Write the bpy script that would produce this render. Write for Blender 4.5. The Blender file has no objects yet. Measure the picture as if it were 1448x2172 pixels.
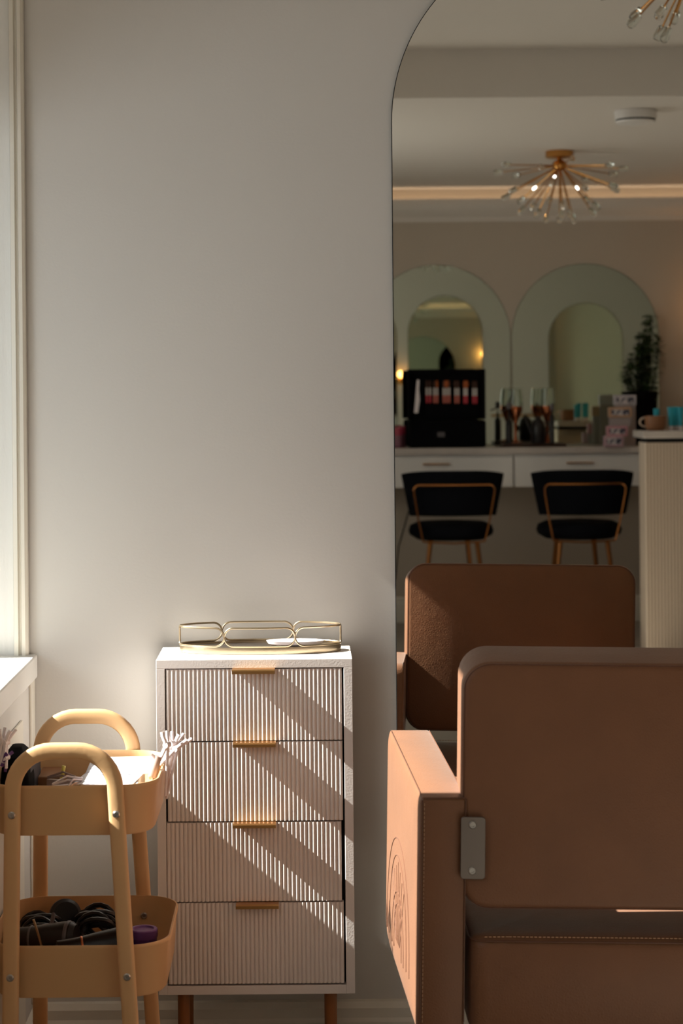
import bpy, math, random
from mathutils import Vector, Matrix
random.seed(7)
PI = math.pi
sc = bpy.context.scene
COL = sc.collection

# ---------------------------------------------------------------- camera
F = 4200.0                       # focal length in pixels of the 1448 x 2172 frame
VX, VY = 638.0, 830.0            # where lines square to the front wall meet
EYE = 1.45
ROLL = 0.0087
cam = bpy.data.cameras.new('camera'); camo = bpy.data.objects.new('camera', cam); COL.objects.link(camo)
cam.sensor_fit = 'VERTICAL'; cam.sensor_height = 36.0; cam.sensor_width = 24.0
cam.lens = F / 2172 * 36.0
cam.shift_x = (724 - VX) / 2172.0
cam.shift_y = -(1086 - VY) / 2172.0
camo.matrix_world = Matrix.Translation((0, 0, EYE)) @ Matrix.Rotation(PI/2, 4, 'X') @ Matrix.Rotation(-ROLL, 4, 'Z')
cam.dof.use_dof = True; cam.dof.focus_distance = 4.0; cam.dof.aperture_fstop = 6.3
cam.clip_start = 0.05
sc.camera = camo

def P(px, py, d):
    """pixel of the frame and true distance from the lens -> place in the room"""
    u, v = px - VX, py - VY
    return Vector(((u - ROLL*v)*d/F, d, EYE - (v + ROLL*u)*d/F))

YM = 4.19                        # mirror plane
def R(px, py, p):
    """the same for something seen in the big mirror, p = path length"""
    q = P(px, py, p); q.y = 2*YM - p
    return q

# ---------------------------------------------------------------- world, sun, window light, added fill, exposure
SUN_DIR = Vector((1.0, 0.07, -0.85))
SUN_STRENGTH = 18.0
WORLD_STRENGTH = 0.28
EXPOSURE = 0.38
sc.view_settings.view_transform = 'Standard'; sc.view_settings.look = 'None'
sc.view_settings.exposure = EXPOSURE; sc.view_settings.gamma = 1.0
sc.view_settings.use_curve_mapping = False
w = bpy.data.worlds.new('sky'); sc.world = w; w.use_nodes = True
bg = w.node_tree.nodes['Background']
bg.inputs[0].default_value = (0.80, 0.90, 1.0, 1); bg.inputs[1].default_value = WORLD_STRENGTH
def light(name, kind, loc, energy, color=(1, 1, 1), direction=None, size=None, size_y=None, angle=None, spread=None):
    l = bpy.data.lights.new(name, kind); o = bpy.data.objects.new(name, l); COL.objects.link(o)
    l.energy = energy; l.color = color; o.location = loc
    if direction is not None: o.rotation_euler = Vector(direction).to_track_quat('-Z', 'Y').to_euler()
    if kind == 'AREA':
        l.shape = 'RECTANGLE'; l.size = size; l.size_y = size_y or size
        if spread: l.spread = spread
    if kind == 'SUN': l.angle = angle
    if kind == 'POINT': l.shadow_soft_size = size or 0.03
    return o
light('sun', 'SUN', (-6, 3, 6), SUN_STRENGTH, (1.0, 0.95, 0.88), SUN_DIR, angle=math.radians(0.5))
light('window_daylight', 'AREA', (-1.65, 2.80, 1.40), 8, (0.95, 0.97, 1.0), (1, 0.45, -0.4), 0.7, 0.7)
light('side_fill', 'AREA', (-1.1, 2.2, 1.6), 3.5, (0.96, 0.97, 1.0), (1, 0.9, -0.9), 1.4, 1.2)  # added fill lamp, lifts the shaded fronts of cabinet, trolley and chair
light('back_room_fill', 'AREA', (-0.98, -1.3, 1.65), 14, (1.0, 0.96, 0.90), (1, -0.1, 0), 2.2, 1.40)  # added fill lamp that brightens the unseen back half of the room

# ---------------------------------------------------------------- materials
def lin(c):
    c /= 255.0
    return c/12.92 if c <= 0.04045 else ((c + 0.055)/1.055)**2.4
def rgb(r, g, b): return (lin(r), lin(g), lin(b), 1)
MATS = {}
def mat(name, color, rough=0.5, metal=0.0, bump=0.0, bscale=40, var=0.0, vscale=6, spec=0.5, sheen=0, coat=0, stretch=None, detail=4, trans=0, ior=1.45):
    m = bpy.data.materials.new(name); m.use_nodes = True; nt = m.node_tree
    b = nt.nodes['Principled BSDF']
    b.inputs['Base Color'].default_value = rgb(*color)
    b.inputs['Roughness'].default_value = rough; b.inputs['Metallic'].default_value = metal
    b.inputs['Specular IOR Level'].default_value = spec; b.inputs['IOR'].default_value = ior
    b.inputs['Transmission Weight'].default_value = trans
    b.inputs['Coat Weight'].default_value = coat; b.inputs['Sheen Weight'].default_value = sheen
    tc = nt.nodes.new('ShaderNodeTexCoord'); mp = nt.nodes.new('ShaderNodeMapping')
    nt.links.new(tc.outputs['Object'], mp.inputs['Vector'])
    if stretch: mp.inputs['Scale'].default_value = stretch
    if var:
        n = nt.nodes.new('ShaderNodeTexNoise'); n.inputs['Scale'].default_value = vscale; n.inputs['Detail'].default_value = 3
        nt.links.new(mp.outputs[0], n.inputs['Vector'])
        mx = nt.nodes.new('ShaderNodeMix'); mx.data_type = 'RGBA'
        c = rgb(*color)
        mx.inputs[6].default_value = tuple(x*(1-var) for x in c[:3]) + (1,)
        mx.inputs[7].default_value = tuple(min(1, x*(1+var)) for x in c[:3]) + (1,)
        nt.links.new(n.outputs['Fac'], mx.inputs[0]); nt.links.new(mx.outputs[2], b.inputs['Base Color'])
    if bump:
        n = nt.nodes.new('ShaderNodeTexNoise'); n.inputs['Scale'].default_value = bscale; n.inputs['Detail'].default_value = detail
        nt.links.new(mp.outputs[0], n.inputs['Vector'])
        bp = nt.nodes.new('ShaderNodeBump'); bp.inputs['Strength'].default_value = bump; bp.inputs['Distance'].default_value = 0.002
        nt.links.new(n.outputs['Fac'], bp.inputs['Height']); nt.links.new(bp.outputs[0], b.inputs['Normal'])
    MATS[name] = m
    return m
def emis(name, color, strength):
    m = bpy.data.materials.new(name); m.use_nodes = True
    b = m.node_tree.nodes['Principled BSDF']; b.inputs['Base Color'].default_value = rgb(*color)
    b.inputs['Emission Color'].default_value = rgb(*color); b.inputs['Emission Strength'].default_value = strength
    return m
def leather(name, color):
    m = mat(name, color, 0.46, sheen=0.15, var=0.16, vscale=9, spec=0.45)
    nt = m.node_tree; b = nt.nodes['Principled BSDF']
    tc = nt.nodes['Texture Coordinate']
    vo = nt.nodes.new('ShaderNodeTexVoronoi'); vo.inputs['Scale'].default_value = 190; vo.feature = 'DISTANCE_TO_EDGE'
    no = nt.nodes.new('ShaderNodeTexNoise'); no.inputs['Scale'].default_value = 22; no.inputs['Detail'].default_value = 5
    nt.links.new(tc.outputs['Object'], vo.inputs['Vector']); nt.links.new(tc.outputs['Object'], no.inputs['Vector'])
    ma = nt.nodes.new('ShaderNodeMath'); ma.operation = 'MULTIPLY_ADD'; ma.inputs[1].default_value = 0.5
    nt.links.new(vo.outputs['Distance'], ma.inputs[0]); nt.links.new(no.outputs['Fac'], ma.inputs[2])
    bp = nt.nodes.new('ShaderNodeBump'); bp.inputs['Strength'].default_value = 0.5; bp.inputs['Distance'].default_value = 0.002
    nt.links.new(ma.outputs[0], bp.inputs['Height']); nt.links.new(bp.outputs[0], b.inputs['Normal'])
    return m
M_wall = mat('wall_paint', (214, 210, 205), 0.55, bump=0.12, bscale=160, spec=0.3)
M_wall_back = mat('back_wall_paint', (196, 184, 170), 0.7, bump=0.1, bscale=60, spec=0.2)
M_ceil = mat('ceiling_paint', (222, 215, 208), 0.8, bump=0.05, bscale=50, spec=0.2)
M_trim = mat('gloss_trim_paint', (230, 224, 212), 0.35, bump=0.12, bscale=60, stretch=(1, 1, 0.15), spec=0.4)
M_grain = mat('painted_wood', (232, 230, 226), 0.45, bump=0.5, bscale=90, stretch=(1, 1, 0.25))
M_floor = mat('floor_vinyl', (158, 150, 140), 0.45, var=0.12, vscale=3)
M_cab = mat('cabinet_lacquer', (234, 226, 222), 0.42, bump=0.12, bscale=240)
M_rib = mat('ribbed_front', (236, 226, 220), 0.40, bump=0.1, bscale=200)
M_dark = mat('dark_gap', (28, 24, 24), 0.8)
M_brass = mat('brushed_brass', (196, 150, 96), 0.32, 1.0, bump=0.1, bscale=200)
M_champ = mat('champagne_metal', (196, 178, 150), 0.30, 1.0, bump=0.08, bscale=250)
M_agold = mat('antique_gold', (150, 98, 56), 0.32, 1.0)
M_gold = mat('gold_metal', (206, 150, 84), 0.25, 1.0)
M_copper = mat('copper_metal', (190, 116, 80), 0.25, 1.0)
M_steel = mat('steel', (190, 188, 186), 0.28, 1.0)
M_nickel = mat('satin_nickel', (132, 124, 120), 0.34, 1.0)
M_leather = leather('tan_leather', (124, 82, 55))
M_seam = mat('seam_thread', (196, 156, 124), 0.7)
M_piping = leather('piping_leather', (104, 66, 46))
M_wood = mat('oak', (150, 92, 48), 0.5, var=0.25, vscale=30, stretch=(1, 1, 0.1))
M_ochre = mat('ochre_powder_coat', (221, 178, 130), 0.42, bump=0.08, bscale=120, spec=0.4)
M_black = mat('black_plastic', (24, 22, 24), 0.35)
M_blackmatte = mat('black_nylon', (10, 9, 11), 0.9, spec=0.15, bump=0.3, bscale=200)
M_grey = mat('grey_plastic', (96, 92, 96), 0.4)
M_velvet = mat('black_velvet', (9, 10, 16), 0.9, spec=0.15)
M_paper = mat('paper', (240, 240, 244), 0.8)
M_white = mat('white_plastic', (236, 226, 228), 0.35)
M_purple = mat('purple_plastic', (128, 84, 150), 0.4)
M_dpurple = mat('dark_purple_plastic', (88, 48, 110), 0.4)
M_pearl = mat('grey_pearl', (168, 146, 138), 0.35)
M_marble = mat('marble', (206, 196, 190), 0.2, var=0.12, vscale=14)
M_front = mat('drawer_white', (232, 228, 226), 0.4)
M_glassd = mat('clear_glass', (240, 244, 240), 0.03, trans=1.0)
M_green = mat('leaf_green', (58, 84, 38), 0.5, var=0.4, vscale=30)
M_dgreen = mat('dark_leaf', (32, 48, 26), 0.6, var=0.3, vscale=30)
M_stem = mat('stem_brown', (60, 52, 34), 0.7)
M_tan = mat('tan_ceramic', (150, 104, 72), 0.4)
M_teal = mat('teal_print', (52, 176, 200), 0.4, var=0.35, vscale=60)
M_pinkc = mat('pink_jar', (176, 62, 84), 0.35)
M_mauve = mat('mauve_glass', (140, 96, 110), 0.3)
M_skin = mat('bristle_brown', (74, 48, 38), 0.9)
M_amber = mat('bristle_amber', (170, 88, 46), 0.9)
M_red = mat('red_handle', (200, 58, 70), 0.4)
M_coral = mat('coral_handle', (206, 112, 96), 0.4)
M_ferr = mat('ferrule', (206, 196, 190), 0.3, 0.6)
M_led = emis('led_strip', (255, 226, 190), 3.4)
M_bulb = emis('lit_bulb', (255, 250, 240), 6.0)
M_globe = emis('warm_globe', (255, 180, 100), 30.0)

def mirror_mat(name, c):
    m = bpy.data.materials.new(name); m.use_nodes = True; nt = m.node_tree; nt.nodes.clear()
    o = nt.nodes.new('ShaderNodeOutputMaterial'); g = nt.nodes.new('ShaderNodeBsdfGlossy')
    g.inputs['Roughness'].default_value = 0.0; g.inputs['Color'].default_value = (*c, 1)
    nt.links.new(g.outputs[0], o.inputs[0]); return m
M_mirror = mirror_mat('silvered_glass', (0.86, 0.86, 0.83))
M_mirror_g = mirror_mat('green_silvered_glass', (0.80, 0.88, 0.77))
def pane_mat():
    m = bpy.data.materials.new('window_pane'); m.use_nodes = True; nt = m.node_tree; nt.nodes.clear()
    o = nt.nodes.new('ShaderNodeOutputMaterial'); g = nt.nodes.new('ShaderNodeBsdfGlossy'); t = nt.nodes.new('ShaderNodeBsdfTransparent')
    g.inputs['Roughness'].default_value = 0.02; t.inputs['Color'].default_value = (0.96, 0.98, 0.97, 1)
    mx = nt.nodes.new('ShaderNodeMixShader'); mx.inputs[0].default_value = 0.06
    nt.links.new(t.outputs[0], mx.inputs[1]); nt.links.new(g.outputs[0], mx.inputs[2]); nt.links.new(mx.outputs[0], o.inputs[0]); return m
M_pane = pane_mat()
def flute_mat():
    m = mat('fluted_panel', (206, 188, 170), 0.5); return m
M_flute = flute_mat()
def print_mat(name, base, ink):
    m = mat(name, base, 0.5); nt = m.node_tree; b = nt.nodes['Principled BSDF']; tc = nt.nodes['Texture Coordinate']
    wv = nt.nodes.new('ShaderNodeTexNoise'); wv.inputs['Scale'].default_value = 55
    nt.links.new(tc.outputs['Object'], wv.inputs['Vector'])
    r = nt.nodes.new('ShaderNodeValToRGB'); r.color_ramp.elements[0].position = 0.44; r.color_ramp.elements[1].position = 0.5
    r.color_ramp.elements[0].color = rgb(*ink); r.color_ramp.elements[1].color = rgb(*base)
    nt.links.new(wv.outputs['Fac'], r.inputs[0]); nt.links.new(r.outputs[0], b.inputs['Base Color']); return m

# ---------------------------------------------------------------- mesh builder
class MB:
    def __init__(s): s.v = []; s.f = []
    def box(s, x0, x1, y0, y1, z0, z1):
        b = len(s.v)
        s.v += [Vector((x, y, z)) for z in (z0, z1) for y in (y0, y1) for x in (x0, x1)]
        s.f += [tuple(b+i for i in q) for q in ((0,2,3,1),(4,5,7,6),(0,1,5,4),(2,6,7,3),(0,4,6,2),(1,3,7,5))]
        return s
    def loft(s, loops, cap0=True, cap1=True, closed=True):
        n = len(loops[0]); b = len(s.v)
        for l in loops: s.v += [Vector(p) for p in l]
        for i in range(len(loops)-1):
            for j in range(n if closed else n-1):
                k = (j+1) % n
                s.f.append((b+i*n+j, b+i*n+k, b+(i+1)*n+k, b+(i+1)*n+j))
        if cap0: s.f.append(tuple(b+j for j in reversed(range(n))))
        if cap1: s.f.append(tuple(b+(len(loops)-1)*n+j for j in range(n)))
        return s
    def tube(s, pts, r, n=10, closed=False, ry=None, up=None, r_end=None):
        pts = [Vector(p) for p in pts]; N = len(pts); loops = []; prev = None
        for i, p in enumerate(pts):
            a = pts[(i-1) % N] if (closed or i > 0) else p
            c = pts[(i+1) % N] if (closed or i < N-1) else p
            t = (c-a).normalized()
            if up is not None:
                u = Vector(up); u = (u - t*u.dot(t))
                if u.length < 1e-5: u = t.orthogonal()
                u.normalize()
            elif prev is None: u = t.orthogonal().normalized()
            else: u = (prev - t*prev.dot(t)).normalized()
            prev = u; w_ = t.cross(u)
            rr = r if r_end is None else r + (r_end-r)*i/(N-1)
            rb = (ry if ry else rr)
            loops.append([p + w_*math.cos(2*PI*k/n)*rr + u*math.sin(2*PI*k/n)*rb for k in range(n)])
        if closed:
            b = len(s.v)
            for l in loops: s.v += l
            for i in range(N):
                i2 = (i+1) % N
                for j in range(n):
                    k = (j+1) % n
                    s.f.append((b+i*n+j, b+i*n+k, b+i2*n+k, b+i2*n+j))
        else: s.loft(loops)
        return s
    def lathe(s, prof, c=(0, 0, 0), axis=(0, 0, 1), n=28):
        ax = Vector(axis).normalized(); u = ax.orthogonal().normalized(); w_ = ax.cross(u); c = Vector(c)
        s.loft([[c + ax*h + (u*math.cos(2*PI*k/n) + w_*math.sin(2*PI*k/n))*max(r, 1e-4) for k in range(n)] for r, h in prof])
        return s
    def xform(s, M):
        s.v = [M @ p for p in s.v]; return s
    def build(s, name, m, parent=None, smooth=True, bevel=0, angle=35, seg=2):
        me = bpy.data.meshes.new(name); me.from_pydata([tuple(p) for p in s.v], [], s.f); me.update()
        import bmesh
        bm = bmesh.new(); bm.from_mesh(me); bmesh.ops.recalc_face_normals(bm, faces=bm.faces); bm.to_mesh(me); bm.free()
        me.materials.append(m)
        if smooth:
            me.polygons.foreach_set('use_smooth', [True]*len(me.polygons)); me.set_sharp_from_angle(angle=math.radians(angle))
        o = bpy.data.objects.new(name, me); COL.objects.link(o)
        if bevel:
            bv = o.modifiers.new('bevel', 'BEVEL'); bv.width = bevel; bv.segments = seg; bv.limit_method = 'ANGLE'; bv.angle_limit = math.radians(35)
        if parent is not None: o.parent = parent
        return o
def tag(o, label, cat, group=None, kind=None):
    if label: o['label'] = label
    if cat: o['category'] = cat
    if group: o['group'] = group
    if kind: o['kind'] = kind
    return o
def empty(name, loc, label, cat, group=None, rz=0):
    o = bpy.data.objects.new(name, None); COL.objects.link(o); o.location = loc; o.rotation_euler.z = rz
    o.empty_display_size = 0.05
    return tag(o, label, cat, group)
def rel(o):                       # build in room coordinates, store relative to the thing
    return Matrix.Translation(-Vector(o.location))
def struct(o): o['kind'] = 'structure'; return o
def copy_tree(o, parent=None):
    c = o.copy(); COL.objects.link(c)
    if parent: c.parent = parent
    for ch in [k for k in bpy.data.objects if k.parent == o]: copy_tree(ch, c)
    return c
def rrect(cx, cy, hw, hh, r, n=8):
    out = []
    for qx, qy, a0 in ((1, 1, 0), (-1, 1, PI/2), (-1, -1, PI), (1, -1, 3*PI/2)):
        for k in range(n+1):
            a = a0 + PI/2*k/n
            out.append((cx + qx*(hw-r) + r*math.cos(a), cy + qy*(hh-r) + r*math.sin(a)))
    return out
def ell(a, b, n=48, a0=0, a1=2*PI): return [(a*math.cos(a0+(a1-a0)*k/n), b*math.sin(a0+(a1-a0)*k/n)) for k in range(n)]

# ================================================================ THE ROOM
XL, XR, YF, YB = -0.575, 3.7, 4.2, -4.0
ZC_HI, ZC_LO, YDROP = 2.913, 2.706, -0.13
struct(MB().box(-1.6, XR+0.2, YB-0.2, YF+0.3, -0.1, 0).build('floor', M_floor, smooth=False))
struct(MB().box(-1.3, XR+0.2, YF, YF+0.2, 0, 3.1).build('wall_front', M_wall, smooth=False))
struct(MB().box(-1.3, XR+0.2, YB-0.2, YB, 0, 3.1).build('wall_back', M_wall_back, smooth=False))
struct(MB().box(XR, XR+0.2, YB, YF, 0, 3.1).build('wall_right', M_wall_back, smooth=False))
mb = MB(); mb.box(-1.3, XR+0.2, YDROP, YF+0.2, ZC_HI, ZC_HI+0.15)
mb.box(-1.3, XR+0.2, YB-0.2, YDROP, ZC_LO, ZC_HI+0.15)
struct(mb.build('ceiling', M_ceil, smooth=False))
# left wall with deep window bays, two of them added for light
WA, WB_ = 3.17, 4.19             # near window along y
WC, WD = -2.3, -0.5  # unseen window, added to light the back of the room
WE, WF = 0.9, 2.7                # unseen window, added so sunlit floor bounces onto chair and wall
ZS, ZH = 0.898, 2.42
mb = MB()
mb.box(XL-0.35, XL, YB, YF, 0, ZS-0.052)
mb.box(XL-0.35, XL, YB, YF, ZH, 3.1)
mb.box(XL-0.35, XL, YB, WC, ZS-0.06, ZH); mb.box(XL-0.35, XL, WD, WE, ZS-0.06, ZH); mb.box(XL-0.35, XL, WF, WA, ZS-0.06, ZH)
mb.box(XL-0.35, XL-0.035, WB_+0.003, YF, ZS-0.06, ZH)
struct(mb.build('wall_left', M_wall, smooth=False))

# window by the front wall: sill, jamb mouldings, sash with pane
def window(name, ya, yb, casing):
    wn = struct(MB().box(XL-0.33, XL-0.285, ya, yb, ZS, ZS+0.06).build(name, M_trim, smooth=False, bevel=0.004))
    MB().box(XL-0.33, XL-0.285, ya, yb, ZH-0.06, ZH).build('window_head', M_trim, wn, bevel=0.004)
    for y in ((ya, ya+0.05), (yb-0.066, yb)): MB().box(XL-0.33, XL-0.285, y[0], y[1], ZS+0.06, ZH-0.06).build('window_stile', M_trim, wn, bevel=0.004)
    MB().box(XL-0.312, XL-0.306, ya+0.05, yb-0.05, ZS+0.06, ZH-0.06).build('window_pane', M_pane, wn, smooth=False)
    if casing: MB().box(XL-0.275, XL-0.268, ya+0.01, yb-0.01, 1.92, ZH-0.01).build('sun_block_blind', M_paper, wn, smooth=False)  # added unseen blind, its drop keeps sun off the top of the backrest
    s = MB().box(XL-0.30, XL+0.012, ya, yb+(0.008 if casing else 0), ZS-0.05, ZS)
    s.build('window_sill', M_grain, wn, bevel=0.004)
    return wn
win = window('window_1', WA, WB_, True)
window('bounce_window', WE, WF, False)  # added opening that lets sun onto the floor for bounce light
window('back_fill_window', WC, WD, False)  # added opening that brightens back wall and ceiling
# jamb beside the front wall: grooved casing and inner painted board
mb = MB()
prof = [(XL-0.005, 4.196), (XL-0.005, 4.178), (XL-0.010, 4.172), (XL-0.017, 4.172), (XL-0.019, 4.180), (XL-0.023, 4.180), (XL-0.025, 4.172), (XL-0.034, 4.174), (XL-0.036, 4.196)]
mb.loft([[(x, y, z) for x, y in prof] for z in (ZS, ZH)])
MB_case = mb.build('window_casing', M_trim, win, angle=20)
MB().box(XL-0.30, XL-0.036, 4.186, 4.1925, ZS, ZH).build('jamb_board', M_grain, win, smooth=False)
# pilaster board and panel under the sill on the left wall
struct(MB().box(XL, XL+0.006, 4.145, 4.199, 0.17, ZS-0.052).build('trim_1', M_trim, smooth=False, bevel=0.002))
struct(MB().box(XL, XL+0.006, 3.2, 4.02, 0.17, ZS-0.11).build('trim_2', M_trim, smooth=False, bevel=0.003))
# baseboards
def base_prof(t=1): return [(0, 0), (0.022, 0), (0.022, 0.118), (0.018, 0.126), (0.018, 0.146), (0.010, 0.158), (0, 0.160)]
bp_ = base_prof()
struct(MB().loft([[(x, YF-d, z) for d, z in bp_] for x in (XL+0.023, XR)]).build('baseboard_front', M_trim, angle=20))
struct(MB().loft([[(XL+d, y, z) for d, z in bp_] for y in (YB+0.03, YF-0.001)]).build('baseboard_left', M_trim, angle=20))
struct(MB().loft([[(x, YB+d, z) for d, z in bp_] for x in (XL+0.023, XR)]).build('baseboard_back', M_trim, angle=20))
# cove ledge along the back wall
struct(MB().loft([[(x, YB+d, z) for d, z in ((0, 2.50), (0.012, 2.50), (0.025, 2.53), (0.07, 2.555), (0.09, 2.575), (0.10, 2.60), (0.10, 2.636), (0.085, 2.636), (0.085, 2.60), (0, 2.60))] for x in (XL, XR)]).build('trim_3', M_ceil, angle=20))
struct(MB().box(XL+0.01, XR-0.01, YB+0.03, YB+0.05, 2.60, 2.606).build('trim_4', M_led, smooth=False))

# ================================================================ MIRRORS
def arch_mirror(name, cx, y, z0, zc, r, facing, m, label, group=None, th=0.005):
    def loop(rr, zb, yy):
        p = [(cx+rr, zb)] + [(cx+rr*math.cos(PI*k/72), zc+rr*math.sin(PI*k/72)) for k in range(73)] + [(cx-rr, zb)]
        return [(a, yy, b) for a, b in p]
    loc = (cx, y, z0)
    t = empty(name, loc, label, 'mirror', group)
    # facing: -1 looks towards -y (front wall), +1 looks towards +y (back wall)
    yf = y + facing*th
    MB().loft([loop(r, z0, y), loop(r, z0, yf - facing*0.0006)]).xform(rel(t)).build('mirror_edge', M_dark, t, smooth=False)
    b = MB(); b.loft([loop(r-0.0016, z0+0.0016, yf - facing*0.0004), loop(r-0.0016, z0+0.0016, yf)])
    b.xform(rel(t)).build('mirror_glass', m, t, smooth=False)
    return t
arch_mirror('arched_mirror', 0.596, 4.195, 0.40, 2.017, 0.400, -1, M_mirror, 'tall frameless arched wall mirror behind the tan salon chair', th=0.005)
arch_mirror('arched_mirror', 1.50, 4.195, 0.40, 2.04, 0.385, -1, M_mirror_g, 'front wall mirror reflected small inside the left of the two back mirrors', th=0.005)
arch_mirror('arched_mirror', 2.96, 4.195, 0.40, 1.96, 0.385, -1, M_mirror_g, 'front wall mirror reflected small inside the right back mirror, beside the plant', th=0.005)
pm = 2*YM - YB                   # path length to the back wall
l0, r0 = R(1085, 800, pm), R(1398, 800, pm)
rad = (r0.x-l0.x)/2
top = R(1241, 559, pm)
cz = 1.10
arch_mirror('arched_mirror', (l0.x+r0.x)/2, YB, cz+0.003, top.z-rad, rad, 1, M_mirror_g, 'right one of the two arched mirrors above the makeup counter, beside the plant')
arch_mirror('arched_mirror', (l0.x+r0.x)/2-2*rad-0.006, YB, cz+0.003, top.z-rad, rad, 1, M_mirror_g, 'left one of the two arched mirrors above the makeup counter, behind the black makeup case')

# ================================================================ RIBBED CABINET
CX0, CX1, CY0, CY1, CZ0, CZ1 = -0.295, 0.098, 3.965, 4.165, 0.243, 0.914
cab = empty('drawer_cabinet', ((CX0+CX1)/2, (CY0+CY1)/2, 0), 'narrow white cabinet with four ribbed drawers on short wooden legs, against the wall', 'cabinet')
T = 0.0175
mb = MB()
mb.box(CX0, CX0+T, CY0, CY1, CZ0, CZ1-T); mb.box(CX1-T, CX1, CY0, CY1, CZ0, CZ1-T)
mb.box(CX0, CX1, CY0, CY1, CZ1-T, CZ1); mb.box(CX0+T, CX1-T, CY0, CY1, CZ0, CZ0+T)
mb.xform(rel(cab)).build('body', M_cab, cab, smooth=False, bevel=0.0008)
MB().box(CX0+T, CX1-T, CY0+0.022, CY1-0.001, CZ0+T, CZ1-T).xform(rel(cab)).build('gap_shade_fill', M_dark, cab, smooth=False)  # near-black block behind the drawers, shade of the gaps put into colour
zs = [CZ1-T-0.002, 0.7485, 0.5875, 0.4265, CZ0+T+0.001]
offs = [0.0, 0.0, -0.0035, 0.0]
for i in range(4):
    z1, z0 = zs[i], zs[i+1]+0.003
    x0, x1 = CX0+T+0.002+offs[i]*0.5, CX1-T-0.0035+offs[i]
    if i == 1: x0 += 0.0015
    n = 41; pitch = (x1-x0)/n; pts = []
    for k in range(n):
        for j in range(7):
            a = PI*j/6.0
            pts.append((x0 + pitch*k + pitch*(0.07 + 0.86*(1-math.cos(a))/2), CY0 + 0.0036 - 0.0034*math.sin(a)))
    pts += [(x1, CY0+0.0045), (x1, CY0+0.018), (x0, CY0+0.018), (x0, CY0+0.0045)]
    dr = MB().loft([[(x, y, z) for x, y in pts] for z in (z0, z1)]).xform(rel(cab)).build('drawer', M_rib, cab, angle=40)
    hx0 = -0.1405 + (-0.002, -0.0015, -0.0025, 0.002)[i]; hx1 = hx0+0.0855
    h = MB()
    hp = [(CY0+0.004, z1+0.0005), (CY0+0.004, z1+0.002), (CY0-0.020, z1+0.002), (CY0-0.024, z1-0.0005), (CY0-0.024, z1-0.0065), (CY0-0.0225, z1-0.0065), (CY0-0.0225, z1-0.001), (CY0-0.020, z1+0.0003)]
    h.loft([[(x, y, z) for y, z in hp] for x in (hx0, hx1)]).xform(rel(cab)).build('handle', M_brass, dr, angle=20)
for sx in (CX0+0.048, CX1-0.048):
    for sy in (CY0+0.035, CY1-0.035):
        MB().lathe([(0.009, 0), (0.0115, 0.02), (0.0125, CZ0)], (sx, sy, 0)).xform(rel(cab)).build('leg', M_wood, cab)

# tray on the cabinet
ty = 4.092; ta, tb = 0.166, 0.060
tx = -0.0885
tray = empty('oval_tray', (tx, ty, CZ1), 'oval champagne metal tray with open linked rail, on top of the white cabinet', 'tray')
def el3(a, b, z, n=64): return [(a*math.cos(2*PI*k/n), b*math.sin(2*PI*k/n), z) for k in range(n)]
MB().loft([el3(ta, tb, 0.0008), el3(ta+0.001, tb+0.001, 0.008), el3(ta, tb, 0.0145), el3(ta-0.003, tb-0.003, 0.0145), el3(ta-0.003, tb-0.003, 0.009)]).build('tray_rim', M_champ, tray, angle=30)
MB().loft([el3(ta-0.0032, tb-0.0032, 0.0092), el3(ta-0.0032, tb-0.0032, 0.0105)]).build('mirrored_base', M_nickel, tray, smooth=False)
def link(a0, a1, sq0, sq1, z0=0.0165, z1=0.054):
    h = (z1-z0)/2; zc = (z0+z1)/2
    # arc length parameter along the oval
    def pt(a): return Vector((ta*math.cos(a), tb*math.sin(a), 0))
    N = 160; A = [a0 + (a1-a0)*k/N for k in range(N+1)]; L = [0]
    for k in range(N): L.append(L[-1] + (pt(A[k+1])-pt(A[k])).length)
    tot = L[-1]
    def at(s_):
        s_ = min(max(s_, 0), tot)
        for k in range(N):
            if L[k+1] >= s_:
                f = (s_-L[k])/max(L[k+1]-L[k], 1e-9); return pt(A[k]+(A[k+1]-A[k])*f)
        return pt(a1)
    rs, re_ = (0.006 if sq0 else h), (0.006 if sq1 else h)
    path = []
    for k in range(9):
        a = PI + PI/2*k/8; path.append((rs+rs*math.cos(a), -h+rs+rs*math.sin(a)))
    for k in range(1, 16): path.append((rs+(tot-rs-re_)*k/16, -h))
    for k in range(9):
        a = -PI/2 + PI/2*k/8; path.append((tot-re_+re_*math.cos(a), -h+re_+re_*math.sin(a)))
    for k in range(9):
        a = PI/2*k/8; path.append((tot-re_+re_*math.cos(a), h-re_+re_*math.sin(a)))
    for k in range(1, 16): path.append((tot-re_-(tot-rs-re_)*k/16, h))
    for k in range(9):
        a = PI/2 + PI/2*k/8; path.append((rs+rs*math.cos(a), h-rs+rs*math.sin(a)))
    pts = []
    for s_, z in path:
        q = at(s_); q.z = zc+z
        if not pts or (q-pts[-1]).length > 5e-4: pts.append(q)
    if (pts[0]-pts[-1]).length < 5e-4: pts.pop()
    return MB().tube(pts, 0.0021, 8, True)
a_ = math.acos(0.435)
for s0, s1, q0, q1 in ((PI+0.01, 2*PI-(PI-(PI-a_)), 1, 0),):
    pass
segs = [(PI+0.02, PI+a_-0.0, True, False), (PI+a_, 2*PI-a_, False, False), (2*PI-a_, 2*PI-0.02, False, True),
        (0.02, a_+0.03, True, False), (a_+0.03, PI-a_+0.06, False, False), (PI-a_+0.06, PI-0.02, False, True)]
for s0, s1, q0, q1 in segs: link(s0, s1, q0, q1).build('rail_link', M_champ, tray)
sd = MB().loft([el3(0.040, 0.020, 0), el3(0.056, 0.028, 0.004), el3(0.060, 0.031, 0.010), el3(0.058, 0.029, 0.010), el3(0.052, 0.025, 0.006)])
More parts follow.
